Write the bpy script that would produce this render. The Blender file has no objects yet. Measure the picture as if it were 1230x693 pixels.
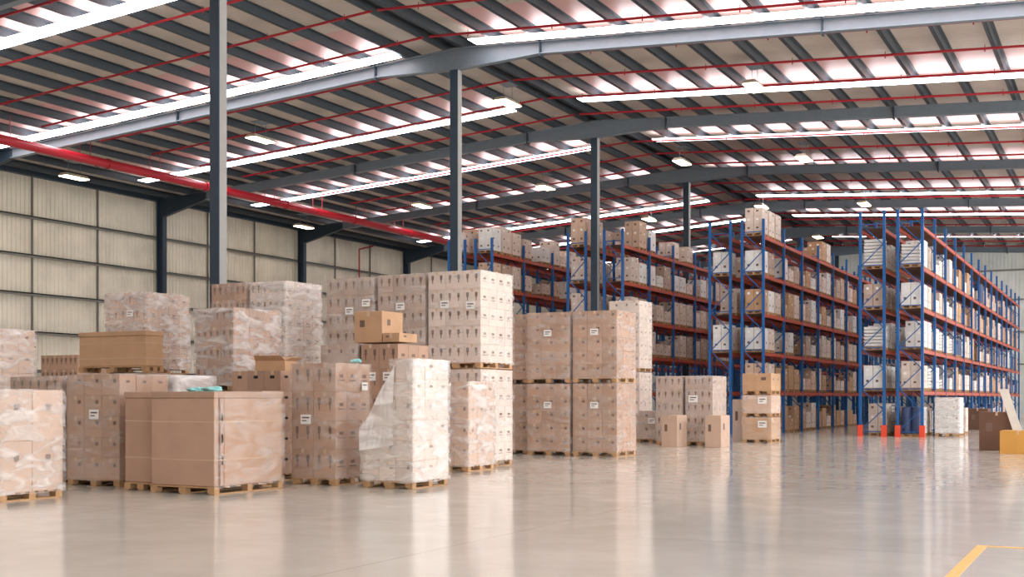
import bpy, bmesh, math, random
from mathutils import Vector, Matrix
random.seed(7)
S = bpy.context.scene
COL = S.collection
# ------------------------------------------------------------------ camera, world, exposure
F = 1440.0; YAW = math.atan(742.0 / F); EYE = 1.5
cam = bpy.data.cameras.new('camera'); cam.sensor_width = 36; cam.lens = 36 * F / 1230.0
cam.shift_y = (478 - 346.5) / 1230.0
cam.clip_end = 400; cam.clip_start = 0.05
co = bpy.data.objects.new('camera', cam); COL.objects.link(co)
co.location = (0, 0, EYE); co.rotation_euler = (math.pi / 2, 0, YAW)
S.camera = co
w = bpy.data.worlds.new('sky'); S.world = w; w.use_nodes = True
bg = w.node_tree.nodes['Background']; bg.inputs[0].default_value = (0.93, 0.96, 1.0, 1); bg.inputs[1].default_value = 6.0
S.view_settings.view_transform = 'Standard'; S.view_settings.look = 'None'
S.view_settings.gamma = 1; S.view_settings.use_curve_mapping = False
S.view_settings.exposure = -0.14
ROOFLIGHT = 10.5; ROOFLIGHT_TINTED = .18; LAMP = 14.0

# ------------------------------------------------------------------ materials
def lin(c): return tuple(((v/255)/12.92 if v/255 <= .04045 else ((v/255+.055)/1.055)**2.4) for v in c) + (1,)
M = {}
def mat(name, rgb, rough=.6, metal=0, var=0.0, noise=0.0, nscale=3, bump=0.0, bscale=30, spec=.5, stretch=(1,1,1)):
    m = bpy.data.materials.new(name); m.use_nodes = True; nt = m.node_tree; N = nt.nodes; L = nt.links
    p = N['Principled BSDF']; c = lin(rgb)
    p.inputs['Base Color'].default_value = c; p.inputs['Roughness'].default_value = rough
    p.inputs['Metallic'].default_value = metal; p.inputs['Specular IOR Level'].default_value = spec
    tc = N.new('ShaderNodeTexCoord'); mp = N.new('ShaderNodeMapping'); mp.inputs['Scale'].default_value = stretch
    L.new(tc.outputs['Object'], mp.inputs[0])
    src = None
    if noise:
        n = N.new('ShaderNodeTexNoise'); n.inputs['Scale'].default_value = nscale; n.inputs['Detail'].default_value = 4
        L.new(mp.outputs[0], n.inputs['Vector'])
        mr = N.new('ShaderNodeMapRange'); mr.inputs[1].default_value = .3; mr.inputs[2].default_value = .7
        mr.inputs[3].default_value = 1 - noise; mr.inputs[4].default_value = 1 + noise
        L.new(n.outputs[0], mr.inputs[0]); src = mr.outputs[0]
    if var:
        oi = N.new('ShaderNodeObjectInfo')
        mr = N.new('ShaderNodeMapRange'); mr.inputs[3].default_value = 1 - var; mr.inputs[4].default_value = 1 + var
        L.new(oi.outputs['Random'], mr.inputs[0])
        if src:
            mu = N.new('ShaderNodeMath'); mu.operation = 'MULTIPLY'; L.new(src, mu.inputs[0]); L.new(mr.outputs[0], mu.inputs[1]); src = mu.outputs[0]
        else: src = mr.outputs[0]
    if src:
        vm = N.new('ShaderNodeVectorMath'); vm.operation = 'SCALE'; vm.inputs[0].default_value = c[:3]
        L.new(src, vm.inputs['Scale']); L.new(vm.outputs[0], p.inputs['Base Color'])
    if bump:
        n = N.new('ShaderNodeTexNoise'); n.inputs['Scale'].default_value = bscale; L.new(mp.outputs[0], n.inputs['Vector'])
        b = N.new('ShaderNodeBump'); b.inputs['Strength'].default_value = bump; b.inputs['Distance'].default_value = .02
        L.new(n.outputs[0], b.inputs['Height']); L.new(b.outputs[0], p.inputs['Normal'])
    M[name] = m; return m
mat('card_tan', (202,172,149), .75, var=.10, noise=.06)
mat('card_brown', (180,146,122), .75, var=.10, noise=.06)
mat('card_grey', (184,162,146), .75, var=.08, noise=.06)
mat('card_pale', (216,198,183), .75, var=.08, noise=.05)
mat('card_kraft', (190,152,116), .8, var=.08, noise=.08)
mat('card_amber', (205,150,70), .7, var=.03, noise=.05)
mat('card_dark', (105,75,58), .8, var=.1, noise=.06)
mat('tape', (200,172,140), .35)
mat('ink', (112,88,74), .6)
mat('slot', (28,24,24), .8)
mat('paper', (238,236,230), .6)
mat('white_pack', (225,222,216), .5, var=.06, noise=.05)
mat('blue_pack', (60,75,110), .6, var=.2)
mat('wood', (186,146,104), .8, var=.12, noise=.12, nscale=4, stretch=(1,8,8))
mat('rack_blue', (16,88,150), .45, noise=.05)
mat('rack_orange', (176,72,44), .5, noise=.05)
mat('rack_deck', (92,60,44), .8, noise=.1)
mat('guard_red', (225,75,45), .5)
mat('steel_navy', (38,56,70), .5, noise=.05)
mat('steel_light', (118,128,136), .45, noise=.05)
mat('steel_lit_side', (150,148,142), .5, noise=.04)
mat('purlin', (58,66,72), .5, noise=.05)
mat('pipe_red', (168,22,38), .35)
mat('rail', (124,122,114), .6)
mat('lamp_body', (215,205,185), .4, metal=.2)
mat('line_yellow', (240,190,100), .45, noise=.08, nscale=6)
mat('cyan_film', (150,215,212), .3)
mat('board_white', (225,218,205), .5, noise=.05)

def emis(name, rgb, s, ribs=False):
    m = bpy.data.materials.new(name); m.use_nodes = True; nt = m.node_tree; p = nt.nodes['Principled BSDF']
    p.inputs['Base Color'].default_value = lin(rgb); p.inputs['Emission Color'].default_value = lin(rgb)
    p.inputs['Emission Strength'].default_value = s; p.inputs['Roughness'].default_value = .4
    M[name] = m; return m
emis('rooflight', (250,250,255), ROOFLIGHT); emis('rooflight_tinted', (196,152,146), ROOFLIGHT_TINTED)
emis('lamp_glow', (255,232,190), LAMP)

# stretch film: clear, whiter where bunched; milky streaks also paint highlights into the colour
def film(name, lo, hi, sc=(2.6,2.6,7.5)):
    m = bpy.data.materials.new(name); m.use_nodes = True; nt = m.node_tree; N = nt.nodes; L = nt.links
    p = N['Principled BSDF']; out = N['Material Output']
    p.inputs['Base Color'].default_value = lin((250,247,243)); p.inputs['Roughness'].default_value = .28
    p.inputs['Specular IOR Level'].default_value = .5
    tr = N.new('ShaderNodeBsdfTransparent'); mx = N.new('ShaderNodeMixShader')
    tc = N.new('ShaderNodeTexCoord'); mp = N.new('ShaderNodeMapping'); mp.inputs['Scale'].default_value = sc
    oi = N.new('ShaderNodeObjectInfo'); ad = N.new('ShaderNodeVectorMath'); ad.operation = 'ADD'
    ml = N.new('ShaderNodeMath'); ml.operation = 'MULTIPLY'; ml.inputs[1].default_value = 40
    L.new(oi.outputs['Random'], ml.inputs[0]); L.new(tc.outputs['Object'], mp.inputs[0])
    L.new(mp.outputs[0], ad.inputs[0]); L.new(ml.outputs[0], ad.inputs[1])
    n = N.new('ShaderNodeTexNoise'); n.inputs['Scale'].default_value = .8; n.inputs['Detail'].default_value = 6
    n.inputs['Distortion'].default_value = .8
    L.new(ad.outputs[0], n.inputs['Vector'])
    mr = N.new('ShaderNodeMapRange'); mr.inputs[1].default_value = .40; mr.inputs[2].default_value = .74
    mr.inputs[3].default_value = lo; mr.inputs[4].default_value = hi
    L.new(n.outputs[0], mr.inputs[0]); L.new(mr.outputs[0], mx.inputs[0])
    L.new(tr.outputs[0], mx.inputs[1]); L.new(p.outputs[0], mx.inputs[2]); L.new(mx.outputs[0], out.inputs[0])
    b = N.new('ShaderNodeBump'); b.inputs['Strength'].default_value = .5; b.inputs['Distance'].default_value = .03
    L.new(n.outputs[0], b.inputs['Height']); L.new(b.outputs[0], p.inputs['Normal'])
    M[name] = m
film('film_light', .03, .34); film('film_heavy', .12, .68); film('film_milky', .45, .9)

# floor: polished concrete
def floor_mat():
    m = bpy.data.materials.new('concrete'); m.use_nodes = True; nt = m.node_tree; N = nt.nodes; L = nt.links
    p = N['Principled BSDF']; tc = N.new('ShaderNodeTexCoord')
    n = N.new('ShaderNodeTexNoise'); n.inputs['Scale'].default_value = .35; n.inputs['Detail'].default_value = 8; n.inputs['Roughness'].default_value = .65
    L.new(tc.outputs['Object'], n.inputs['Vector'])
    r = N.new('ShaderNodeValToRGB'); r.color_ramp.elements[0].position = .3; r.color_ramp.elements[1].position = .7
    r.color_ramp.elements[0].color = lin((198,196,184)); r.color_ramp.elements[1].color = lin((222,219,208))
    L.new(n.outputs[0], r.inputs[0])
    v = N.new('ShaderNodeTexNoise'); v.inputs['Scale'].default_value = 2.6; v.inputs['Detail'].default_value = 6
    L.new(tc.outputs['Object'], v.inputs['Vector'])
    r2 = N.new('ShaderNodeMapRange'); r2.inputs[1].default_value = .3; r2.inputs[2].default_value = .72; r2.inputs[3].default_value = .09; r2.inputs[4].default_value = .16
    L.new(v.outputs[0], r2.inputs[0]); L.new(r2.outputs[0], p.inputs['Roughness'])
    br = N.new('ShaderNodeTexBrick'); br.offset = 0; br.inputs['Scale'].default_value = 1; br.inputs['Brick Width'].default_value = 6.1
    br.inputs['Row Height'].default_value = 6.05; br.inputs['Mortar Size'].default_value = .006
    br.inputs['Color1'].default_value = br.inputs['Color2'].default_value = (1,1,1,1); br.inputs['Mortar'].default_value = (.6,.58,.55,1)
    L.new(tc.outputs['Object'], br.inputs['Vector'])
    mx = N.new('ShaderNodeMix'); mx.data_type = 'RGBA'; mx.blend_type = 'MULTIPLY'; mx.inputs[0].default_value = 1
    L.new(r.outputs[0], mx.inputs[6]); L.new(br.outputs[0], mx.inputs[7]); L.new(mx.outputs[2], p.inputs['Base Color'])
    p.inputs['Specular IOR Level'].default_value = .75
    M['concrete'] = m
floor_mat()
def sheet_mat(name, rgb, axis, scale, strength, rough=.5, metal=0):
    m = bpy.data.materials.new(name); m.use_nodes = True; nt = m.node_tree; N = nt.nodes; L = nt.links
    p = N['Principled BSDF']; tc = N.new('ShaderNodeTexCoord')
    wv = N.new('ShaderNodeTexWave'); wv.bands_direction = axis; wv.inputs['Scale'].default_value = scale
    L.new(tc.outputs['Object'], wv.inputs['Vector'])
    b = N.new('ShaderNodeBump'); b.inputs['Strength'].default_value = strength; b.inputs['Distance'].default_value = .03
    L.new(wv.outputs[1], b.inputs['Height']); L.new(b.outputs[0], p.inputs['Normal'])
    n = N.new('ShaderNodeTexNoise'); n.inputs['Scale'].default_value = .8; n.inputs['Detail'].default_value = 5
    L.new(tc.outputs['Object'], n.inputs['Vector'])
    r = N.new('ShaderNodeMapRange'); r.inputs[1].default_value = .3; r.inputs[2].default_value = .7; r.inputs[3].default_value = .88; r.inputs[4].default_value = 1.1
    L.new(n.outputs[0], r.inputs[0])
    vm = N.new('ShaderNodeVectorMath'); vm.operation = 'SCALE'; vm.inputs[0].default_value = lin(rgb)[:3]; L.new(r.outputs[0], vm.inputs['Scale'])
    L.new(vm.outputs[0], p.inputs['Base Color'])
    p.inputs['Roughness'].default_value = rough; p.inputs['Metallic'].default_value = metal
    M[name] = m
sheet_mat('roof_sheet', (202,190,178), 'Y', 1.6, .25, .45)
sheet_mat('end_sheet', (205,208,200), 'X', 1.2, .3)
sheet_mat('wall_sheet', (222,213,194), 'Y', 1.0, .3)

# ------------------------------------------------------------------ mesh helpers
class MB:
    """collects boxes, bars and tubes into one mesh with material slots"""
    def __init__(s): s.v = []; s.f = []; s.m = []; s.mats = []
    def slot(s, m):
        if m not in s.mats: s.mats.append(m)
        return s.mats.index(m)
    def hexa(s, c, m):
        b = len(s.v); s.v += [tuple(p) for p in c]; k = s.slot(m)
        for q in ((0,3,2,1),(4,5,6,7),(0,1,5,4),(1,2,6,5),(2,3,7,6),(3,0,4,7)): s.f.append(tuple(b+i for i in q)); s.m.append(k)
    def box(s, x0, x1, y0, y1, z0, z1, m):
        s.hexa([(x0,y0,z0),(x1,y0,z0),(x1,y1,z0),(x0,y1,z0),(x0,y0,z1),(x1,y0,z1),(x1,y1,z1),(x0,y1,z1)], m)
    def quad(s, pts, m):
        b = len(s.v); s.v += [tuple(p) for p in pts]; s.f.append(tuple(range(b, b+len(pts)))); s.m.append(s.slot(m))
    def bar(s, a, b, w, h, m):
        a = Vector(a); b = Vector(b); d = (b-a).normalized()
        up = Vector((0,0,1)) if abs(d.z) < .95 else Vector((0,1,0))
        r = d.cross(up).normalized()*w/2; u = r.cross(d).normalized()*h/2
        s.hexa([a-r-u, a+r-u, b+r-u, b-r-u, a-r+u, a+r+u, b+r+u, b-r+u], m)
    def tube(s, a, b, r, m, n=10):
        a = Vector(a); b = Vector(b); d = (b-a).normalized()
        up = Vector((0,0,1)) if abs(d.z) < .95 else Vector((0,1,0))
        e = d.cross(up).normalized(); u = e.cross(d).normalized(); k = s.slot(m); B = len(s.v)
        for p in (a, b):
            for i in range(n):
                t = 2*math.pi*i/n; s.v.append(tuple(p + e*math.cos(t)*r + u*math.sin(t)*r))
        for i in range(n): s.f.append((B+i, B+(i+1)%n, B+n+(i+1)%n, B+n+i)); s.m.append(k)
        s.f.append(tuple(B+i for i in range(n))[::-1]); s.m.append(k); s.f.append(tuple(B+n+i for i in range(n))); s.m.append(k)
    def mesh(s, name, bevel=0):
        me = bpy.data.meshes.new(name); me.from_pydata(s.v, [], s.f)
        for m in s.mats: me.materials.append(M[m])
        me.polygons.foreach_set('material_index', s.m)
        bm = bmesh.new(); bm.from_mesh(me); bmesh.ops.recalc_face_normals(bm, faces=bm.faces[:])
        if bevel: bmesh.ops.bevel(bm, geom=bm.edges[:], offset=bevel, segments=1, affect='EDGES', clamp_overlap=True)
        bm.to_mesh(me); bm.free(); me.update(); return me
    def build(s, name, parent=None, loc=(0,0,0), bevel=0): return link(name, s.mesh(name, bevel), parent, loc)
def link(name, me, parent=None, loc=(0,0,0)):
    o = bpy.data.objects.new(name, me); COL.objects.link(o); o.location = loc
    if parent: o.parent = parent
    return o
def tag(o, label, cat, group=None, kind=None):
    o['label'] = label; o['category'] = cat
    if group: o['group'] = group
    if kind: o['kind'] = kind
    return o
def thing(name, label, cat, loc, group=None):
    o = bpy.data.objects.new(name, None); COL.objects.link(o); o.location = loc; o.empty_display_size = .2
    return tag(o, label, cat, group)
def struct(o, label=None, cat=None):
    o['kind'] = 'structure'
    if label: o['label'] = label
    if cat: o['category'] = cat
    return o
ORD = ['first','second','third','fourth','fifth','sixth','seventh','eighth','ninth','tenth','eleventh','twelfth','thirteenth','fourteenth','fifteenth','sixteenth','seventeenth','eighteenth','nineteenth','twentieth']

# ------------------------------------------------------------------ building
TR = 20.58; TW = 45.4; RIDGE = 13.5; SL = .062; BACK = 96.2; NEAR = -14.0; RIGHT = 22.0
FRAMES = [35.73 + 12.08*k for k in range(-3, 6)]
def rz(T): return RIDGE - SL*abs(T-TR)          # top of rafters
def sz(T): return rz(T) + .30                   # roof sheet
b = MB(); b.box(-46.6, RIGHT+3, NEAR, BACK+.5, -.2, 0, 'concrete'); struct(b.build('floor'), 'polished pale grey concrete warehouse floor', 'floor')

STRIPS = [c for c in (0.2, 8.8, 17.4, 26.0, 34.5, 43.3, 51.7, 60.3, 68.9, 77.4, 88.6)]
edges = []; y = NEAR
b = MB()
ends = {'l': (TR+1.9, TW-2.6), 'r': (-RIGHT+3.0, TR-1.1)}
def panel(T0, T1, y0, y1, m, mb, up=0, th=.05):
    z0, z1 = sz(T0)+up, sz(T1)+up
    mb.hexa([(-T1,y0,z1),(-T0,y0,z0),(-T0,y1,z0),(-T1,y1,z1),(-T1,y0,z1+th),(-T0,y0,z0+th),(-T0,y1,z0+th),(-T1,y1,z1+th)], m)
TE = TW + .75
for c in STRIPS:
    a0, a1 = c-1.9, c+1.1
    panel(TR, TE, y, a0, 'roof_sheet', b); panel(-RIGHT, TR, y, a0, 'roof_sheet', b)
    panel(TR, ends['l'][0], a0, a1, 'roof_sheet', b); panel(ends['l'][1], TE, a0, a1, 'roof_sheet', b)
    panel(ends['r'][1], TR, a0, a1, 'roof_sheet', b); panel(-RIGHT, ends['r'][0], a0, a1, 'roof_sheet', b)
    y = a1
panel(TR, TE, y, BACK+.4, 'roof_sheet', b); panel(-RIGHT, TR, y, BACK+.4, 'roof_sheet', b)
struct(b.build('ceiling'), 'pinkish grey metal roof sheeting above the purlins', 'roof')
k = 0
for i, c in enumerate(STRIPS):
    for side, (t0, t1) in ends.items():
        k += 1
        root = bpy.data.objects.new('window_%d' % k, None); COL.objects.link(root); root.location = (-(t0+t1)/2, c, sz((t0+t1)/2))
        struct(root, 'rooflight strip across the %s slope, %s from the entrance end' % ('left' if side == 'l' else 'right', ORD[i]), 'rooflight')
        for nm, y0, y1, m, up in (('diffuser', c+.1, c+.75, 'rooflight', -.37), ('tinted_pane', c-1.9, c+1.1, 'rooflight_tinted', 0)):
            mb = MB(); panel(t0, t1, y0+.01, y1-.01, m, mb, up, .03)
            o = mb.build(nm, root); o.location = -root.location
# left wall and end wall
b = MB()
n = int((BACK-NEAR)/.25)
prof = []
for i in range(n+1):
    yy = NEAR + i*.25
    prof += [(yy, 0), (yy+.13, 0), (yy+.16, .035), (yy+.22, .035)]
prof = [p for p in prof if p[0] <= BACK]
XW = -TW - .55
for p, q in zip(prof, prof[1:]):
    b.quad([(XW+p[1], p[0], 0), (XW+q[1], q[0], 0), (XW+q[1], q[0], 12.21), (XW+p[1], p[0], 12.21)], 'wall_sheet')
b.box(XW-.1, XW-.03, NEAR, BACK, 0, 12.21, 'wall_sheet'); b.box(XW-.1, XW+.3, NEAR, BACK, 11.9, 12.2, 'steel_navy')
wl = struct(b.build('wall_left'), 'cream ribbed metal cladding wall on the left', 'wall')
for z in (1.0, 2.8, 4.6, 6.4, 8.2, 10.0):
    b = MB(); b.box(XW+.05, XW+.25, NEAR, BACK, z-.03, z+.03, 'rail'); b.box(XW+.22, XW+.25, NEAR, BACK, z-.12, z+.03, 'rail')
    b.build('wall_rail', wl)
for f in FRAMES:
    for q in (1, 2):
        yy = f - 12.08*q/3
        if NEAR < yy < BACK:
            b = MB(); b.box(XW+.05, XW+.14, yy-.025, yy+.025, .2, 11.9, 'rail'); b.build('wall_strut', wl)
b = MB(); b.box(-TE, RIGHT, BACK, BACK+.1, 0, 14, 'end_sheet')
we = struct(b.build('wall_back'), 'pale grey metal end wall beyond the racks', 'wall')
for z in (4, 6.4, 8.8, 11.0):
    b = MB(); b.box(-TE+.6, RIGHT, BACK-.2, BACK-.02, z-.06, z+.06, 'rail'); b.build('wall_rail', we)
b = MB(); b.box(-TE, RIGHT, NEAR-.1, NEAR, 0, 14, 'end_sheet'); struct(b.build('wall_front'), 'pale grey metal wall behind the viewer', 'wall')

# portal frames: rafters, ridge columns, wall columns
def ibeam(b, P, Q, d0, d1, w, m, m2=None, tf=.03):
    """I section from P to Q (top flange positions), depth d0..d1 downwards, width w along y"""
    P = Vector(P); Q = Vector(Q)
    def seg(z0a, z1a, z0b, z1b, ww, mm):
        b.hexa([(P.x,P.y-ww/2,P.z-z1a),(Q.x,Q.y-ww/2,Q.z-z1b),(Q.x,Q.y+ww/2,Q.z-z1b),(P.x,P.y+ww/2,P.z-z1a),
                (P.x,P.y-ww/2,P.z-z0a),(Q.x,Q.y-ww/2,Q.z-z0b),(Q.x,Q.y+ww/2,Q.z-z0b),(P.x,P.y+ww/2,P.z-z0a)], mm)
    seg(0, tf, 0, tf, w, m); seg(d0-tf, d0, d1-tf, d1, w, m2 or m); seg(tf, d0-tf, tf, d1-tf, .02, m)
for i, f in enumerate(FRAMES):
    r = thing('roof_rafter', '', 'rafter', (-TR, f, RIDGE), 'portal frame rafters')
    r['label'] = 'grey steel portal rafter spanning the roof, %s counted from the entrance end' % ORD[i]
    b = MB(); L0 = (0,0,0)
    def loc(T): return (-(T-TR), 0, rz(T)-RIDGE)
    ibeam(b, loc(TR), loc(TR+3.2), .75, .42, .26, 'steel_light'); ibeam(b, loc(TR+3.2), loc(TW-3), .42, .42, .26, 'steel_light')
    ibeam(b, loc(TW-3), loc(TW), .42, .95, .26, 'steel_navy'); b.build('left_beam', r)
    b = MB(); ibeam(b, loc(TR-3.2), loc(TR), .42, .75, .26, 'steel_light'); ibeam(b, loc(-RIGHT), loc(TR-3.2), .42, .42, .26, 'steel_light'); b.build('right_beam', r)
    for T in (TR-3.25, TR+3.25, TR-12.5, TR+12.5):
        b = MB(); x,_,z = loc(T); b.box(x-.02, x+.02, -.14, .14, z-.5, z, 'steel_navy'); b.build('splice_plate', r)
    c = thing('steel_column', 'dark blue steel column under the roof ridge, %s from the entrance end' % ORD[i], 'column', (-TR, f, 0), 'ridge columns')
    b = MB(); b.box(-.15, .15, -.15, -.12, .03, RIDGE-.76, 'steel_navy'); b.box(-.15, .15, .12, .15, .03, RIDGE-.76, 'steel_lit_side')  # light on the right painted in: paler colour there, navy on the shaded sides
    b.box(.12, .15, -.12, .12, .03, RIDGE-.76, 'steel_lit_side'); b.box(-.15, -.12, -.12, .12, .03, RIDGE-.76, 'steel_navy')
    b.build('shaft', c)
    b = MB(); b.box(-.3, .3, -.3, .3, 0, .03, 'steel_navy'); b.build('base_plate', c)
    c = thing('steel_column', 'dark blue steel column against the left wall, %s from the entrance end' % ORD[i], 'column', (-TW-.05, f, 0), 'wall columns')
    b = MB(); b.box(-.2, .2, -.012, .012, .03, 12.0, 'steel_navy'); b.box(-.22, -.19, -.15, .15, .03, 12.0, 'steel_navy'); b.box(.19, .22, -.15, .15, .03, 11.2, 'steel_navy'); b.build('shaft', c)
    b = MB(); b.box(-.3, .3, -.25, .25, 0, .03, 'steel_navy'); b.build('base_plate', c)
# purlins along the building
def zed(T, label):
    b = MB(); z = rz(T)
    b.box(-.015, .015, NEAR, BACK, .0, .29, 'purlin'); b.box(-.11, .0, NEAR, BACK, .0, .02, 'purlin'); b.box(0, .11, NEAR, BACK, .27, .29, 'purlin')
    o = b.build('roof_purlin', None, (-T, 0, z)); tag(o, label, 'purlin', 'roof purlins')
for k in range(17):
    T = TR + .35 + k*1.5
    zed(T, 'dark steel purlin running along the left roof slope, %s from the ridge' % ORD[k])
for k in range(20):
    T = TR - .35 - k*1.5
    zed(T, 'dark steel purlin running along the right roof slope, %s from the ridge' % ORD[k])
# sprinkler pipes
yy = 27.7 - 3.03*5; k = 0
while yy < BACK-1:
    if min(abs(yy-f) for f in FRAMES) > .2:
        for s in ('left', 'right'):
            b = MB()
            if s == 'left': Ta, Tb = TR+.12, 38.4
            else: Ta, Tb = -RIGHT+1, TR-.12
            z0, z1 = rz(Ta)-.12, rz(Tb)-.12
            b.tube((-Ta, 0, z0), (-Tb, 0, z1), .042, 'pipe_red', 8)
            q = Ta+1
            while q < Tb:
                b.tube((-q, 0, rz(q)-.22), (-q, 0, rz(q)-.1), .02, 'pipe_red', 6); b.tube((-q, 0, rz(q)-.1), (-q, 0, rz(q)), .012, 'pipe_red', 5); q += 3
            o = b.build('sprinkler_pipe', None, (0, yy, 0))
            tag(o, 'thin red sprinkler branch pipe across the %s roof slope, number %s' % (s, 'x'), 'pipe', 'sprinkler branch pipes')
            o['label'] = 'thin red sprinkler pipe across the %s roof slope, %s' % (s, (ORD[k] if k < 20 else 'twenty ' + ORD[k-20]) + ' from the entrance end')
        k += 1
    yy += 3.03
def main_pipe(T, z, r, label):
    o = thing('sprinkler_main', label, 'pipe', (-T, 0, z), 'sprinkler mains')
    b = MB(); b.tube((0, NEAR+1, 0), (0, BACK-1, 0), r, 'pipe_red', 14); b.build('pipe', o)
    b = MB(); q = NEAR+3
    while q < BACK-2: b.tube((0, q-.07, 0), (0, q+.07, 0), r+.035, 'pipe_red', 12); q += 6.04
    b.build('couplings', o)
    b = MB(); q = NEAR+2
    while q < BACK-2: b.tube((0, q, r), (0, q, rz(T)-z+.02), .015, 'pipe_red', 6); q += 4.03
    b.build('hangers', o)
main_pipe(38.5, 11.42, .19, 'thick red sprinkler main pipe under the left roof slope, nearer the ridge')
main_pipe(39.1, 11.52, .14, 'red sprinkler main pipe under the left roof slope, nearer the wall')
for i, (x, yd) in enumerate(((-44.9, 66.3), (-44.9, 42.4))):
    b = MB(); b.tube((0, 0, 0), (0, 0, 11.4), .05, 'pipe_red'); b.tube((0, 0, 11.4), (3.3-2.2, 0, 11.55), .05, 'pipe_red')
    if i == 0: tag(b.build('drain_pipe', None, (-45.6, yd, 0)), 'thin vertical red pipe running down the left wall', 'pipe')
# high bay lights
LAMPS = [(31.7,39.0,'left of the second ridge column, nearest row'),(42.3,39.0,'closest to the left wall, nearest row'),(21.1,40.6,'just right of the second ridge column, nearest row'),
 (11.5,40.6,'far right of the second ridge column, nearest row'),(34.2,55.7,'just left of the second ridge column, second row'),(42.6,56.3,'closest to the left wall, second row'),
 (26.9,56.0,'between the second and third ridge columns, second row'),(18.9,54.3,'just above the fourth ridge column'),(13.1,54.3,'right of the fourth ridge column, second row'),
 (19.2,69.2,'under the dark ridge above the second rack, third row'),(13.2,68.6,'above the left end of the rightmost rack'),(19.3,84.0,'small and deepest, under the dark ridge'),(26.2,69.2,'low between the third and fourth ridge columns')]
for (T, d, w_) in LAMPS:
    lab = 'warm glowing high bay lamp ' + w_
    z = rz(T)-.72
    o = thing('high_bay_lamp', lab, 'ceiling light', (-T, d, z), 'high bay lamps')
    b = MB(); b.hexa([(-.28,-.7,.0),(.28,-.7,.0),(.28,.7,.0),(-.28,.7,.0),(-.18,-.6,.14),(.18,-.6,.14),(.18,.6,.14),(-.18,.6,.14)], 'lamp_body'); b.build('housing', o)
    b = MB(); b.box(-.24, .24, -.65, .65, -.03, -.002, 'lamp_glow'); b.build('diffuser', o)
    b = MB(); b.tube((0, -.35, .14), (0, -.35, .7), .01, 'steel_light', 6); b.tube((0, .35, .14), (0, .35, .7), .01, 'steel_light', 6); b.box(-.25, .25, -.37, .37, .70, .718, 'steel_light'); b.build('hanger', o)
# painted floor line
o = thing('floor_marking', 'yellow painted line corner on the floor in the right foreground', 'floor marking', (-1.33, 12.97, 0))
b = MB(); b.box(-.05, .05, -6.9, 0.05, 0.0005, .003, 'line_yellow'); b.box(.05, 6.0, -.045, .05, .0005, .003, 'line_yellow'); b.build('painted_line', o)

# ------------------------------------------------------------------ pallet racks
LV = [1.75, 3.35, 4.92, 6.5, 8.08]; BAY = 3.2; NB = 14; D0 = 47.8
TOPZ = 8.75
def frame_mesh(dep, name, posts=True):
    b = MB()
    for x in ((0, dep) if posts else ()):
        b.box(x-.05, x+.05, -.05, .05, 0, TOPZ, 'rack_blue'); b.box(x-.08, x+.08, -.08, .08, 0, .012, 'rack_blue')
    z = .25; s = 0
    b.bar((0,0,.2), (dep,0,.2), .04, .04, 'rack_blue')
    while z < TOPZ-.9:
        p, q = ((.04,0,z), (dep-.04,0,z+.8)) if s % 2 == 0 else ((dep-.04,0,z), (.04,0,z+.8))
        b.bar(p, q, .035, .035, 'rack_blue')
        z += .8; s += 1
        if s % 2 == 0: b.bar((.04,0,z), (dep-.04,0,z), .035, .035, 'rack_blue')
    return b.mesh(name)
def shelf_mesh(dep, beams=(0, 1), deck=True):
    b = MB(); L = BAY-.11
    for x in [q*dep for q in beams]:
        b.box(x-.03, x+.03, .055, .055+L-.01, -.13, 0, 'rack_orange')
        for yy in (.06, L-.0): b.box(x-.045, x+.045, yy-.01, yy+.04, -.16, .06, 'rack_orange')
    for k in range(9 if deck else 0):
        yy = .12 + k*(L-.24)/8
        b.box(-.03+.06, dep-.03, yy, yy+.22, .0, .02, 'rack_deck')
    return b.mesh('shelf')
RACKS = [  # (label, T front, T back) single rows, aisle side first
 ('the rightmost rack row', 7.03, 7.93, .9), ('the back row of the rightmost rack', 8.44, 9.34, .9),
 ('the second rack from the right', 13.18, 14.06, .88), ('the back row of the second rack from the right', 14.55, 15.43, .88),
 ('the third rack from the right', 19.30, 20.15, .85), ('the back row of the third rack from the right', 21.02, 21.87, .85),
 ('the leftmost rack', 25.65, 26.5, .85), ('the back row of the leftmost rack', 27.05, 27.9, .85)]
fm = {d: frame_mesh(d, 'upright_frame') for d in (.9, .88, .85)}; fbrace = {d: frame_mesh(d, 'frame_bracing', False) for d in (.9, .88, .85)}
b = MB(); b.box(-.05, .05, -.05, .05, 0, TOPZ, 'rack_blue'); b.box(-.08, .08, -.08, .08, 0, .012, 'rack_blue'); postm = b.mesh('post')
beamm = shelf_mesh(0, (0,), False); sdeck = {d: shelf_mesh(d, ()) for d in (.9, .88, .85)}
sm = {d: shelf_mesh(d) for d in (.9, .88, .85)}
DESC = ['facing the right aisle, nearest the right edge', 'backing onto the rightmost rack', 'left of the wide white loaded end rack, aisle side', 'backing onto the second rack from the right',
        'behind the ridge columns, aisle side', 'backing onto the third rack, left of the ridge columns', 'farthest left, aisle side', 'farthest left, side towards the cladding wall']
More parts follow.
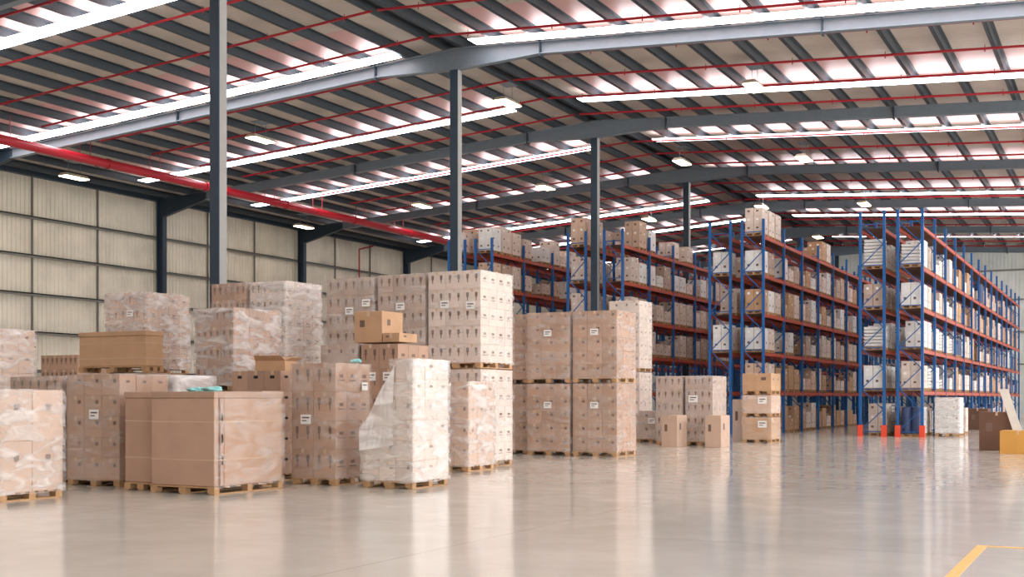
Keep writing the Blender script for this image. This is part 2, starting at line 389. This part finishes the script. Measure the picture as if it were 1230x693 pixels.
for ri, (nm, Ta, Tb, dep) in enumerate(RACKS):
    r = thing('pallet_rack', 'blue and orange pallet rack row %s' % DESC[ri], 'pallet rack', (-Tb, D0, 0), 'pallet rack rows')
    for k in range(NB+1):
        if k < 5:
            fo = link('upright_frame', fbrace[dep], r, (0, k*BAY, 0))
            for x in (0, dep): link('post', postm, fo, (x, 0, 0))
        else: link('upright_frame', fm[dep], r, (0, k*BAY, 0))
    for k in range(NB):
        for z in LV:
            if ri >= 6 and z > 8 and k % 5 == 4: pass
            if k < 5:
                so = link('shelf', sdeck[dep], r, (0, k*BAY, z))
                for x in (0, dep): link('beam', beamm, so, (x, 0, 0))
            else: link('shelf', sm[dep], r, (0, k*BAY, z))
    for x in (0, dep):
        b = MB()
        if ri in (0, 1):
            b.box(x-.085, x+.085, -.1, -.085, 0, .45, 'guard_red'); b.box(x-.1, x-.085, -.1, .06, 0, .45, 'guard_red'); b.box(x+.085, x+.1, -.1, .06, 0, .45, 'guard_red')
            b.build('post_guard', r)

# load prototypes: single meshes, origin at base centre; width along y, depth along x
def pallet_geo(b, X, Y, m='wood'):
    for yy in (-Y/2, -.05, Y/2-.1): b.box(-X/2, X/2, yy, yy+.1, 0, .02, m)
    for xx in (-X/2, -.05, X/2-.1):
        for yy in (-Y/2, -.05, Y/2-.1): b.box(xx, xx+.1, yy, yy+.1, .02, .1, m)
    n = 6
    for k in range(n):
        xx = -X/2 + k*(X-.1)/(n-1); b.box(xx, xx+.1, -Y/2, Y/2, .1, .125, m)
def proto(kind, h):
    rnd = random.Random(hash((kind, round(h*100))) & 0xffff if False else int(h*1000)+len(kind)*17)
    b = MB(); X, Y = .72, .88
    pallet_geo(b, X, Y)
    if kind in ('pale', 'tan', 'brown', 'grey', 'white'):
        m = {'pale':'card_pale','tan':'card_tan','brown':'card_kraft','grey':'card_grey','white':'white_pack'}[kind]
        nz = max(2, round((h-.125)/.36)); ny = 2; nx = 2; g = .008; hz = (h-.125)/nz
        for i in range(nx):
            for j in range(ny):
                for q in range(nz):
                    x0 = -X/2+i*X/nx; y0 = -Y/2+j*Y/ny; z0 = .127+q*hz
                    b.box(x0+g, x0+X/nx-g, y0+g, y0+Y/ny-g, z0, z0+hz-.006, m)
                    b.box(x0+X/nx-g, x0+X/nx-g+.002, y0+.12, y0+.22, z0+hz*.5, z0+hz*.7, 'paper' if (i+j+q)%3==0 else 'ink')
                    b.box(x0+.1, x0+.2, y0+g-.002, y0+g, z0+hz*.5, z0+hz*.72, 'paper' if (j+q)%2 else 'ink')
    elif kind == 'crate':
        b.box(-X/2, X/2, -Y/2, Y/2, .13, h, 'card_kraft')
        for z in (.2, h-.12): b.box(-X/2-.012, X/2+.012, -Y/2-.012, Y/2+.012, z, z+.06, 'wood')
    elif kind == 'sacks':
        z = .13
        while z < h-.1:
            for j in range(2):
                b.hexa([(-X/2+.03,-Y/2+.02+j*Y/2,z+.02),(X/2-.03,-Y/2+.02+j*Y/2,z+.02),(X/2-.03,-.02+j*Y/2,z+.02),(-X/2+.03,-.02+j*Y/2,z+.02),
                        (-X/2,-Y/2+.0+j*Y/2,z+.12),(X/2,-Y/2+j*Y/2,z+.12),(X/2,-.01+j*Y/2,z+.12),(-X/2,-.01+j*Y/2,z+.12)], 'white_pack')
            z += .13
    elif kind == 'drums':
        for i in range(2):
            for j in range(2):
                cx, cy = -X/4+i*X/2, -Y/4+j*Y/2
                b.tube((cx,cy,.127), (cx,cy,h), .19, 'blue_pack', 14); b.tube((cx,cy,h*.5), (cx,cy,h*.5+.03), .2, 'blue_pack', 14)
    me = b.mesh('rack_load_'+kind)
    return me
KN = {'pale':('carton_stack','stack of pale cartons','carton stack'),'tan':('carton_stack','stack of tan cartons','carton stack'),'brown':('carton_stack','stack of brown cartons','carton stack'),
      'grey':('carton_stack','stack of grey-brown cartons','carton stack'),'white':('white_pack_stack','stack of white packs','carton stack'),'crate':('wooden_crate','plain brown crate','crate'),
      'sacks':('sack_stack','pile of white sacks','sacks'),'drums':('drum_group','blue drums on a pallet','drums')}
PR = {}
for kd in KN:
    for h in (.62, .85, 1.0, 1.15, 1.28): PR[kd, h] = proto(kd, h)
SLOTS = []
levels = [0.0] + [z+.022 for z in LV]
for ri, (nm, Ta, Tb, dep) in enumerate(RACKS):
    front = ri % 2 == 0; tc = (Ta+Tb)/2
    for bay in range(NB):
        for li, z in enumerate(levels):
            for p in range(3):
                yc = D0 + bay*BAY + .58 + p*1.02; vis = False
                if ri == 0: vis = li <= 4 or (li == 5 and bay > 8 and p == 1 and False)
                elif ri == 1: vis = bay < 2 and li <= 4
                elif ri == 2: vis = bay < 6 and li >= (1 if bay < 1 else 0) and li <= 4 or (li == 5 and bay in (0, 3))
                elif ri == 3: vis = bay < 2 and 2 <= li <= 4
                elif ri == 4: vis = bay < 5 and 2 <= li <= 4 or (li == 5 and bay < 3 and p != 1)
                elif ri == 5: vis = bay < 2 and 3 <= li <= 5
                elif ri == 6: vis = bay < 6 and 4 <= li <= 5
                elif ri == 7: vis = bay < 2 and li == 5
                if li == 5 and ri == 0: vis = False
                if not vis: continue
                dist = math.hypot(tc, yc)
                SLOTS.append((dist, ri, bay, li, p, tc, yc, z))
rnd = random.Random(11)
def pick(ri, li, bay):
    if ri == 0 and li == 0: return rnd.choice(['white','sacks','pale','drums','brown'])
    if ri in (0, 1): return rnd.choice(['white','white','white','sacks','pale','grey'] if bay < 3 else ['white','pale','brown','tan','drums','pale','crate'])
    if ri == 2: return rnd.choice(['pale','pale','grey','white','tan','pale','brown'] if li > 1 else ['brown','tan','brown','crate','pale'])
    if ri == 6: return rnd.choice(['pale','tan','pale','white'])
    return rnd.choice(['pale','grey','pale','tan','white','pale'])
SLOTS.sort(); LNAME = ['floor level','first shelf','second shelf','third shelf','fourth shelf','top shelf']
RN = ['rightmost rack', 'rightmost rack, back row', 'second rack from right', 'second rack from right, back row', 'third rack from right', 'third rack from right, back row', 'leftmost rack', 'leftmost rack, back row']
far = MB(); cnt = 0
for (dist, ri, bay, li, p, tc, yc, z) in SLOTS:
    kd = pick(ri, li, bay); hmax = 1.28 if li in (0, 5) else 1.15
    if rnd.random() < .1: continue
    h = rnd.choice([v for v in (.62, .85, 1.0, 1.15, 1.28) if v <= hmax and (v > .9 or bay > 0)]); me = PR[kd, h]
    off = rnd.uniform(-.03, .03)
    if cnt < 300:
        o = link(KN[kd][0], me, None, (-tc, yc+off, z+(.0 if li else .0)))
        tag(o, '%s, %s, %s, %s bay, %s position' % (KN[kd][1], LNAME[li], RN[ri], ORD[bay], ('nearest', 'middle', 'farthest')[p]), KN[kd][2], '%s in the %s' % (KN[kd][1], RN[ri]))
        if h == 1.28: pass
        cnt += 1
    else:
        base = len(far.v); ms = [m.name for m in me.materials]
        far.v += [(v.co.x-tc, v.co.y+yc+off, v.co.z+z) for v in me.vertices]
        for f in me.polygons: far.f.append(tuple(base+i for i in f.vertices)); far.m.append(far.slot(ms[f.material_index]))
if far.v: tag(far.build('carton_stacks'), 'countless small carton stacks filling the far bays of the racks', 'carton stacks', None, 'stuff')

# ------------------------------------------------------------------ palletised goods on the floor
def pallet_part(X, Y, parent):
    b = MB(); m = 'wood'
    for xx in (-X/2, -.05, X/2-.1): b.box(xx, xx+.1, -Y/2, Y/2, 0, .02, m)
    for xx in (-X/2, -.07, X/2-.14):
        for yy in (-Y/2, -.05, Y/2-.12): b.box(xx, xx+.14, yy, yy+.12, .02, .1, m)
    n = 7
    for k in range(n):
        yy = -Y/2 + k*(Y-.1)/(n-1); b.box(-X/2, X/2, yy, yy+.1, .1, .125, m)
    return b.build('pallet', parent, bevel=.004)
def carton_mesh(sx, sy, sz, m, marks=True, seed=0):
    b = MB(); b.box(-sx/2, sx/2, -sy/2, sy/2, 0, sz, m)
    me0 = None
    r = random.Random(seed); e = .0015
    # tape along the top seam, folding down both ends
    b.box(-.03, .03, -sy/2-e, sy/2+e, sz, sz+e, 'tape'); b.box(-.03, .03, -sy/2-e, -sy/2, sz-.07, sz, 'tape')
    if marks == 'holes':
        b.box(-.05, .05, -sy/2-e, -sy/2, sz*.62, sz*.76, 'slot'); b.box(sx/2, sx/2+e, -.05, .05, sz*.64, sz*.76, 'slot')
    elif marks == 'print':
        for k in (-1, 1):
            b.box(k*sx*.25-.03, k*sx*.25+.03, -sy/2-e, -sy/2, sz*.55, sz*.8, 'ink'); b.box(k*sx*.25-.012, k*sx*.25+.012, -sy/2-e, -sy/2, sz*.35, sz*.55, 'ink')
        b.box(sx/2, sx/2+e, -.06, .06, sz*.5, sz*.62, 'ink'); b.box(sx/2, sx/2+e, -.1, .1, sz*.38, sz*.42, 'ink')
    elif marks == 'small':
        b.box(sx*.15, sx*.32, -sy/2-e, -sy/2, sz*.6, sz*.78, 'ink'); b.box(sx/2, sx/2+e, -.04, .05, sz*.6, sz*.72, 'ink')
    return b.mesh('carton')
def wrap_mesh(X, Y, z0, z1, m, seed=0, top=True, slack=.02, keep=None):
    r = random.Random(seed); nz = max(6, int((z1-z0)/.12)); per = []
    n = 9
    for i in range(n): per.append((-X/2+X*i/n, -Y/2))
    for i in range(n): per.append((X/2, -Y/2+Y*i/n))
    for i in range(n): per.append((X/2-X*i/n, Y/2))
    for i in range(n): per.append((-X/2, Y/2-Y*i/n))
    v = []; f = []; P = len(per)
    for k in range(nz+1):
        z = z0+(z1-z0)*k/nz
        for (x, y) in per:
            o = slack*.4+r.random()*slack
            ex = x + (o if x >= X/2-1e-6 else -o if x <= -X/2+1e-6 else 0); ey = y + (o if y >= Y/2-1e-6 else -o if y <= -Y/2+1e-6 else 0)
            v.append((ex, ey, z + (r.random()-.5)*.02))
    for k in range(nz):
        for i in range(P):
            j = (i+1) % P; q = (k*P+i, k*P+j, (k+1)*P+j, (k+1)*P+i)
            if keep and not keep(*[sum(v[a][c] for a in q)/4 for c in range(3)]): continue
            f.append(q)
    if top:
        c = len(v); v.append((0, 0, z1+.02)); K = nz*P
        for i in range(P): f.append((K+i, K+(i+1) % P, c))
    used = sorted({i for q in f for i in q}); ix = {a: c for c, a in enumerate(used)}
    v = [v[a] for a in used]; f = [tuple(ix[a] for a in q) for q in f]
    me = bpy.data.meshes.new('stretch_wrap'); me.from_pydata(v, [], f); me.materials.append(M[m])
    for p in me.polygons: p.use_smooth = True
    return me
def lab_sheet(parent, x, y, z, w=.2, h=.15, face='f'):
    b = MB()
    if face == 'f':
        b.box(-w/2, w/2, 0, .002, 0, h, 'paper'); b.box(-w*.35, w*.35, -.001, 0, h*.6, h*.75, 'ink'); b.box(-w*.35, w*.1, -.001, 0, h*.3, h*.42, 'ink')
    else:
        b.box(0, .002, -w/2, w/2, 0, h, 'paper'); b.box(.002, .003, -w*.35, w*.35, h*.6, h*.75, 'ink')
    o = b.build('label_sheet', parent, (x, y, z)); return o
SEED = [0]
def load(T0, T1, d0, d1, z0, z1, n, m, label, marks='small', wrap=None, top=True, sheets=(), name='pallet_load', cat='pallet load', pal=True, group=None, skip=None, wkeep=None):
    SEED[0] += 1; sd = SEED[0]; X = T1-T0-.07; Y = d1-d0-.06; r = random.Random(sd)
    g = thing(name, label, cat, (-(T0+T1)/2, (d0+d1)/2, z0), group); H = z1-z0; b0 = 0
    if pal: pallet_part(X-.02, Y-.02, g); b0 = .127
    nx, ny, nz = n; cx, cy, cz = X/nx, Y/ny, (H-b0)/nz
    cm = carton_mesh(cx-.008, cy-.008, cz-.004, m, marks, sd)
    CS = []
    for k in range(nz):
        for i in range(nx):
            for j in range(ny):
                if nx > 2 and 0 < i < nx-1 and 0 < j < ny-1 and 0 < k < nz-1: continue
                if skip and skip(i, j, k): continue
                o = link('carton', cm, g, (-X/2+(i+.5)*cx + r.uniform(-.002,.002), -Y/2+(j+.5)*cy + r.uniform(-.002,.002), b0+k*cz)); CS.append(o)
    if wrap:
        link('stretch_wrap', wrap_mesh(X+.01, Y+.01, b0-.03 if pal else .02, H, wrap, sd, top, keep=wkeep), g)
    for s in sheets:
        fx, fz = s[0], s[1]; face = s[2] if len(s) > 2 else 'f'; ww = s[3] if len(s) > 3 else .22
        P = Vector((-X/2+fx*X, -Y/2-.034, fz*H)) if face == 'f' else Vector((X/2+.034, -Y/2+fx*Y, fz*H))
        c = min(CS, key=lambda o: (o.location + Vector((0, 0, cz/2)) - P).length)
        P = P - c.location; lab_sheet(c, P.x, P.y, P.z, ww, ww*.75, face)
    return g
def bin_(T0, T1, d0, d1, z0, z1, m, label, slots=True, strap=True, wrap=None, ribs=0, name='pallet_box', split=None):
    """large single cardboard bulk box on a pallet"""
    SEED[0] += 1; X = T1-T0-.04; Y = d1-d0-.04
    g = thing(name, label, 'pallet box', (-(T0+T1)/2, (d0+d1)/2, z0)); H = z1-z0
    pallet_part(X+.02, Y+.02, g)
    b = MB(); b.box(-X/2, X/2, -Y/2, Y/2, .127, H-.1, m); b.build('body', g, bevel=.012)
    b = MB(); b.box(-X/2-.012, X/2+.012, -Y/2-.012, Y/2+.012, H-.099, H, m); b.build('lid', g, bevel=.008)
    if slots:
        b = MB()
        for q in (.3, .55, .78): b.box(X/2-.001, X/2+.004, -Y/2+.16, -Y/2+.2, .127+(H-.25)*q-.07, .127+(H-.25)*q+.07, 'slot')
        b.build('locking_slots', g)
        b = MB(); b.box(X/2, X/2+.003, -Y/2+.09, -Y/2+.14, .13, H-.1, 'card_dark'); b.box(X/2, X/2+.003, -Y/2+.22, -Y/2+.23, .13, H-.1, 'card_dark'); b.build('overlap_seam', g)
    if strap:
        for q in (.33, .7):
            b = MB(); z = H*q
            b.box(-X/2-.004, X/2+.004, -Y/2-.004, -Y/2, z, z+.016, 'tape'); b.box(X/2, X/2+.006, -Y/2-.004, Y/2, z, z+.016, 'tape')
            b.build('strap', g)
    if wrap: link('stretch_wrap', wrap_mesh(X+.03, Y+.03, .1, H, wrap, SEED[0], False, keep=lambda x, y, z: x > X/2-.03), g)  # film on the right side only, its whitish patches standing in for glare
    return g
# --- front row
bin_(12.52, 13.85, 14.3, 16.0, 0, 1.6, 'card_brown', 'large plain brown bulk box on a pallet in the very front of the heap', wrap='film_light')
bin_(13.92, 14.65, 14.53, 15.7, 0, 1.6, 'card_brown', 'narrow brown bulk box on a pallet, just left of the large plain box', slots=False)
bin_(13.05, 14.2, 16.1, 16.7, 0, 1.62, 'card_brown', 'brown bulk box half hidden behind the large plain box in front')
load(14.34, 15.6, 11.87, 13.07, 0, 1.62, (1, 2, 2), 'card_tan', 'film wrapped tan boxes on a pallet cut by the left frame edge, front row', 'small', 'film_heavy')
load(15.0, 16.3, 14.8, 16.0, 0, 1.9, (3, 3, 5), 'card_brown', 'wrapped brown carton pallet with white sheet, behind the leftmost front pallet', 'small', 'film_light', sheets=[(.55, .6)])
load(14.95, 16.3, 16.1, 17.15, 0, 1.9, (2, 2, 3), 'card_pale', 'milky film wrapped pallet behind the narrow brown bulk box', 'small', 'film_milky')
load(16.4, 17.7, 14.8, 16.0, 0, 1.88, (3, 3, 5), 'card_brown', 'brown carton pallet at the left edge, only its top showing over wrapped boxes', 'print', 'film_light')
load(12.0, 13.0, 16.76, 17.85, 0, 2.1, (2, 3, 4), 'card_brown', 'wrapped carton pallet with white sheets, between plain bulk box and torn wrapped pallet', 'print', 'film_light', sheets=[(.35, .5), (.8, .78, 'r', .18)])
# torn pallet: lower cartons complete, upper ones only on the right, film hanging diagonally
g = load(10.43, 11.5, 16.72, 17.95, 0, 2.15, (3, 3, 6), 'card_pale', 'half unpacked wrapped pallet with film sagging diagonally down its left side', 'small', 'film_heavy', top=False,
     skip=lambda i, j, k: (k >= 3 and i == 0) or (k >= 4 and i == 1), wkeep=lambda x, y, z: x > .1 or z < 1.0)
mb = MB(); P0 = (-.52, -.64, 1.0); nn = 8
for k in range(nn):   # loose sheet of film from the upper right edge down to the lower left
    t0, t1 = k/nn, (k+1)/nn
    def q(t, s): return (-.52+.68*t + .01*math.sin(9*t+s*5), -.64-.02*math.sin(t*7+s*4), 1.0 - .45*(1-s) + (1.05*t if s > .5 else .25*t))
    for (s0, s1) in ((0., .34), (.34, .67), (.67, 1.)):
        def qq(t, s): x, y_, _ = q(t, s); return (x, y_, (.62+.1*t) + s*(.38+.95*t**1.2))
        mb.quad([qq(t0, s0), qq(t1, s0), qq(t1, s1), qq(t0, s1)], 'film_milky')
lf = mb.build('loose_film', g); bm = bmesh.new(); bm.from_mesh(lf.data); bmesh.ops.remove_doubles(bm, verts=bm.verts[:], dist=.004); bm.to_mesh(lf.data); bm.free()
# --- pile behind
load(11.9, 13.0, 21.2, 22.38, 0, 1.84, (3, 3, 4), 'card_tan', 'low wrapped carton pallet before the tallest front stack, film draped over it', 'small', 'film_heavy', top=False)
SH = [(.33, .62), (.82, .6)]
def tier2(T0, T1, d0, d1, zm, z1, n1, n2, m, labs, marks='print', wrap='film_light', sheets=(), m2=None):
    load(T0, T1, d0, d1, 0, zm, n1, m2 or m, labs + ', lower tier', marks, wrap, sheets=sheets)
    load(T0, T1, d0, d1, zm+.004+ .02, z1, n2, m, labs + ', upper tier', marks, wrap, sheets=sheets)
tier2(12.3, 13.68, 22.45, 24.0, 2.12, 4.25, (3, 4, 5), (3, 4, 5), 'card_pale', 'tallest pale carton pallet ending the back row on the right', sheets=SH, m2='card_pale')
tier2(13.7, 15.0, 22.45, 24.0, 2.12, 4.24, (3, 4, 5), (3, 4, 5), 'card_grey', 'tall carton pallet just left of the end stack of the back row', sheets=[(.5, .62)])
tier2(15.03, 16.4, 22.45, 23.95, 2.12, 4.22, (3, 4, 5), (3, 4, 5), 'card_grey', 'tall carton pallet third from the right in the back row', sheets=[(.5, .6), (.85, .68)])
tier2(17.5, 18.63, 22.45, 23.9, 2.1, 4.25, (3, 4, 5), (3, 4, 5), 'card_pale', 'tall wrapped carton pallet behind the leftmost ridge column, right one of its pair', wrap='film_heavy')
tier2(18.67, 19.8, 22.45, 23.9, 2.1, 4.25, (3, 4, 5), (3, 4, 5), 'card_brown', 'tall carton pallet behind the leftmost ridge column, left one of its pair')
tier2(15.7, 16.75, 18.5, 20.0, 1.62, 3.3, (3, 3, 4), (3, 3, 4), 'card_brown', 'film wrapped brown carton pallet standing before the tall pair', wrap='film_heavy')
tier2(21.8, 23.3, 22.45, 24.0, 2.1, 4.16, (3, 4, 5), (3, 4, 5), 'card_tan', 'wrapped carton pallet leftmost of the tall back row', wrap='film_heavy', sheets=[(.6, .7)])
load(18.5, 19.48, 19.0, 20.2, 0, 2.03, (2, 3, 4), 'card_tan', 'carton pallet under the long kraft crate, right one', 'small', 'film_light')
load(19.52, 20.5, 19.0, 20.2, 0, 2.03, (2, 3, 4), 'card_tan', 'carton pallet under the long kraft crate, left one', 'small', 'film_light')
bin_(18.5, 20.5, 19.0, 19.55, 2.055, 2.93, 'card_kraft', 'long plain kraft box lying on two pallets left of the tall row', name='long_box', slots=False)
load(19.0, 20.2, 15.4, 16.6, 0, 1.4, (2, 3, 3), 'card_tan', 'wrapped tan pallet at the far left edge, lower tier', 'small', 'film_heavy')
load(19.0, 20.2, 15.4, 16.6, 1.43, 2.82, (2, 3, 3), 'card_tan', 'wrapped tan pallet at the far left edge, upper tier', 'small', 'film_heavy')
load(25.9, 27.4, 24.0, 25.2, 0, 1.34, (4, 3, 3), 'card_brown', 'dark brown cartons by the left wall beyond the heap, lower tier', 'print')
load(25.9, 27.4, 24.0, 25.2, 1.37, 2.7, (4, 3, 3), 'card_brown', 'dark brown cartons by the left wall beyond the heap, upper tier', 'print')
load(12.5, 13.43, 19.5, 20.7, 0, 2.55, (2, 3, 5), 'card_brown', 'brown carton pallet with white sheets behind the half unpacked pallet', 'print', sheets=[(.3, .72), (.75, .72)])
load(13.46, 14.4, 19.5, 20.7, 0, 2.55, (3, 3, 6), 'card_grey', 'grey brown carton pallet behind the carton pallet with white sheets', 'small', 'film_light')
load(13.6, 14.8, 17.3, 18.4, 0, 2.0, (3, 3, 5), 'card_brown', 'brown carton pallet behind the large bulk box with an open carton on top', 'holes')
def open_carton(T, d, z, w, dp, h, m, label, rot=0):
    g = thing('open_carton', label, 'carton', (-T, d, z)); g.rotation_euler.z = rot; t = .006
    b = MB(); b.box(-w/2, w/2, -dp/2, dp/2, 0, t, m)
    b.box(-w/2, w/2, -dp/2, -dp/2+t, t, h, m); b.box(-w/2, w/2, dp/2-t, dp/2, t, h, m); b.box(-w/2, -w/2+t, -dp/2+t, dp/2-t, t, h, m); b.box(w/2-t, w/2, -dp/2+t, dp/2-t, t, h, m)
    b.build('body', g)
    for (sx, sy) in ((1,0),(-1,0),(0,1),(0,-1)):
        b = MB(); a = .18*min(1, w*1.6)
        if sx: e = sx*w/2; b.hexa([(e,-dp/2,h),(e+sx*a*.8,-dp/2+.02,h+a*.35),(e+sx*a*.8,dp/2-.02,h+a*.35),(e,dp/2,h),(e,-dp/2,h+t),(e+sx*a*.8,-dp/2+.02,h+a*.35+t),(e+sx*a*.8,dp/2-.02,h+a*.35+t),(e,dp/2,h+t)], m)
        else: e = sy*dp/2; b.hexa([(-w/2,e,h),(-w/2+.02,e+sy*a*.6,h+a*.5),(w/2-.02,e+sy*a*.6,h+a*.5),(w/2,e,h),(-w/2,e,h+t),(-w/2+.02,e+sy*a*.6,h+a*.5+t),(w/2-.02,e+sy*a*.6,h+a*.5+t),(w/2,e,h+t)], m)
        b.build('flap', g)
    return g
open_carton(14.1, 17.8, 2.003, .6, .5, .18, 'card_kraft', 'open kraft carton with raised flaps on the pallet behind the bulk box', .2)
def carton(T0, T1, d0, d1, z0, z1, m, label, marks='small', rot=0, name='carton'):
    X, Y, H = T1-T0, d1-d0, z1-z0
    g = thing(name, label, 'carton', (-(T0+T1)/2, (d0+d1)/2, z0)); g.rotation_euler.z = rot
    b = MB(); b.box(-X/2, X/2, -Y/2, Y/2, 0, H, m); b.build('body', g, bevel=.006)
    b = MB(); e = .002; b.box(-.03, .03, -Y/2-e, Y/2+e, H, H+e, 'tape'); b.box(-.03, .03, -Y/2-e, -Y/2, H-.1, H, 'tape'); b.build('tape_strip', g)
    if marks:
        b = MB(); b.box(-X*.3, -X*.12, -Y/2-e, -Y/2, H*.5, H*.72, 'ink'); b.box(X/2, X/2+e, -Y*.25, -Y*.1, H*.55, H*.75, 'ink'); b.build('printed_mark', g)
    return g
carton(12.95, 13.6, 19.6, 20.35, 2.585, 3.2, 'card_kraft', 'large kraft carton on top of the heap before the tall back row')
carton(12.52, 12.9, 19.55, 20.2, 2.585, 2.76, 'card_kraft', 'low kraft carton at the right of the larger one on top of the heap')
# --- middle stacks
for (a, c, nm, m, e) in ((11.55, 12.85, 'right', 'card_brown', 28.27), (12.87, 14.17, 'middle', 'card_brown', 28.27), (14.25, 15.5, 'left', 'card_brown', 28.6)):
    tier2(a, c, e, e+1.39, 1.87, 3.74, (3, 3, 5), (3, 3, 5), m, '%s stack of the free standing block of brown carton pallets' % nm, 'small', 'film_light', sheets=[(.5, .66)] if nm != 'left' else ())
tier2(15.1, 16.3, 39.0, 40.3, 2.4, 4.9, (3, 3, 5), (3, 3, 5), 'card_pale', 'pale carton stack peeping out behind the free standing block', 'small')
load(11.6, 12.57, 36.3, 37.8, 0, 2.2, (2, 3, 5), 'card_grey', 'wrapped grey brown carton pallet with white sheet, right one before the third rack', 'print', 'film_light', sheets=[(.3, .62, 'f', .3)])
load(12.6, 13.56, 36.3, 37.8, 0, 2.2, (2, 3, 5), 'card_grey', 'wrapped grey brown carton pallet left of its twin before the third rack', 'print', 'film_light')
load(13.8, 14.9, 38.0, 39.2, 0, 1.06, (2, 2, 2), 'card_grey', 'low grey brown carton pallet beside the free standing block', 'small', 'film_light', sheets=[(.55, .6, 'f', .25)])
carton(12.2, 12.7, 34.6, 35.5, 0, .97, 'card_tan', 'single upright tan carton on the floor nearer the free standing block')
carton(10.95, 11.45, 35.0, 35.9, 0, .97, 'card_tan', 'single upright tan carton on the floor nearer the racks')
for k, (za, zb) in enumerate(((0, .85), (.87, 1.6), (1.62, 2.33))):
    load(10.6, 11.66, 39.5, 40.75, za, zb, (1, 2, 1), 'card_kraft' if k != 1 else 'card_tan', 'kraft boxes on a pallet, %s of three stacked before the racks' % ('bottom', 'middle', 'top')[k], 'small', 'film_light' if k < 2 else None, top=False, sheets=[(.7, .6, 'f', .3)] if k < 2 else ())
carton(11.7, 12.2, 40.3, 41.0, 0, 1.45, 'card_pale', 'pale tall carton left of the three stacked kraft pallets')
# --- right edge
carton(2.9, 3.83, 36.6, 37.5, 0, 1.1, 'card_dark', 'dark brown carton on the floor by the right frame edge')
carton(2.2, 3.1, 34.6, 35.6, 0, .62, 'card_amber', 'low amber carton on the floor cut by the right frame edge', marks=None)
carton(5.9, 6.8, 60.0, 61.5, 0, 1.0, 'card_dark', 'dark brown carton standing at the foot of the rightmost rack')
load(5.85, 6.85, 49.5, 50.7, 0, 1.52, (2, 2, 4), 'white_pack', 'white wrapped pack pallet standing beside the rightmost rack', 'small', 'film_heavy')
load(5.95, 6.85, 52.2, 53.2, 0, 1.1, (2, 2, 3), 'card_pale', 'pale carton pallet standing beside the rightmost rack beyond the white one', 'small')
b = MB(); b.hexa([(-.12,-.01,0),(.12,-.01,0),(.12,.01,0),(-.12,.01,0),(-.12-.55,-.01,1.75),(.12-.55,-.01,1.75),(.12-.55,.01,1.75),(-.12-.55,.01,1.75)], 'board_white')
tag(b.build('leaning_board', None, (-2.62, 36.45, .0), .002), 'white board leaning against the dark brown carton at the right edge', 'board')
# crumpled turquoise film
def crumple(T, d, z, s, label):
    bm = bmesh.new(); bmesh.ops.create_icosphere(bm, subdivisions=3, radius=1); r = random.Random(int(T*100))
    from mathutils import noise
    for v in bm.verts:
        n = noise.noise(v.co*1.7+Vector((T, d, 0))); v.co *= (1+.5*n); v.co = Vector((v.co.x*s*1.4, v.co.y*s, max(0, (v.co.z+.6)*s*.5)))
    me = bpy.data.meshes.new('film_bundle'); bm.to_mesh(me); bm.free(); me.materials.append(M['cyan_film'])
    tag(link('film_bundle', me, None, (-T, d, z)), label, 'plastic film', 'turquoise film bundles')
crumple(13.72, 15.2, 1.601, .1, 'crumpled turquoise film bundle on the large bulk box, left one')
crumple(13.35, 15.2, 1.601, .12, 'crumpled turquoise film bundle on the large bulk box, right one')
crumple(12.1, 17.5, 2.125, .08, 'small turquoise film scrap on the wrapped pallet with white sheets')
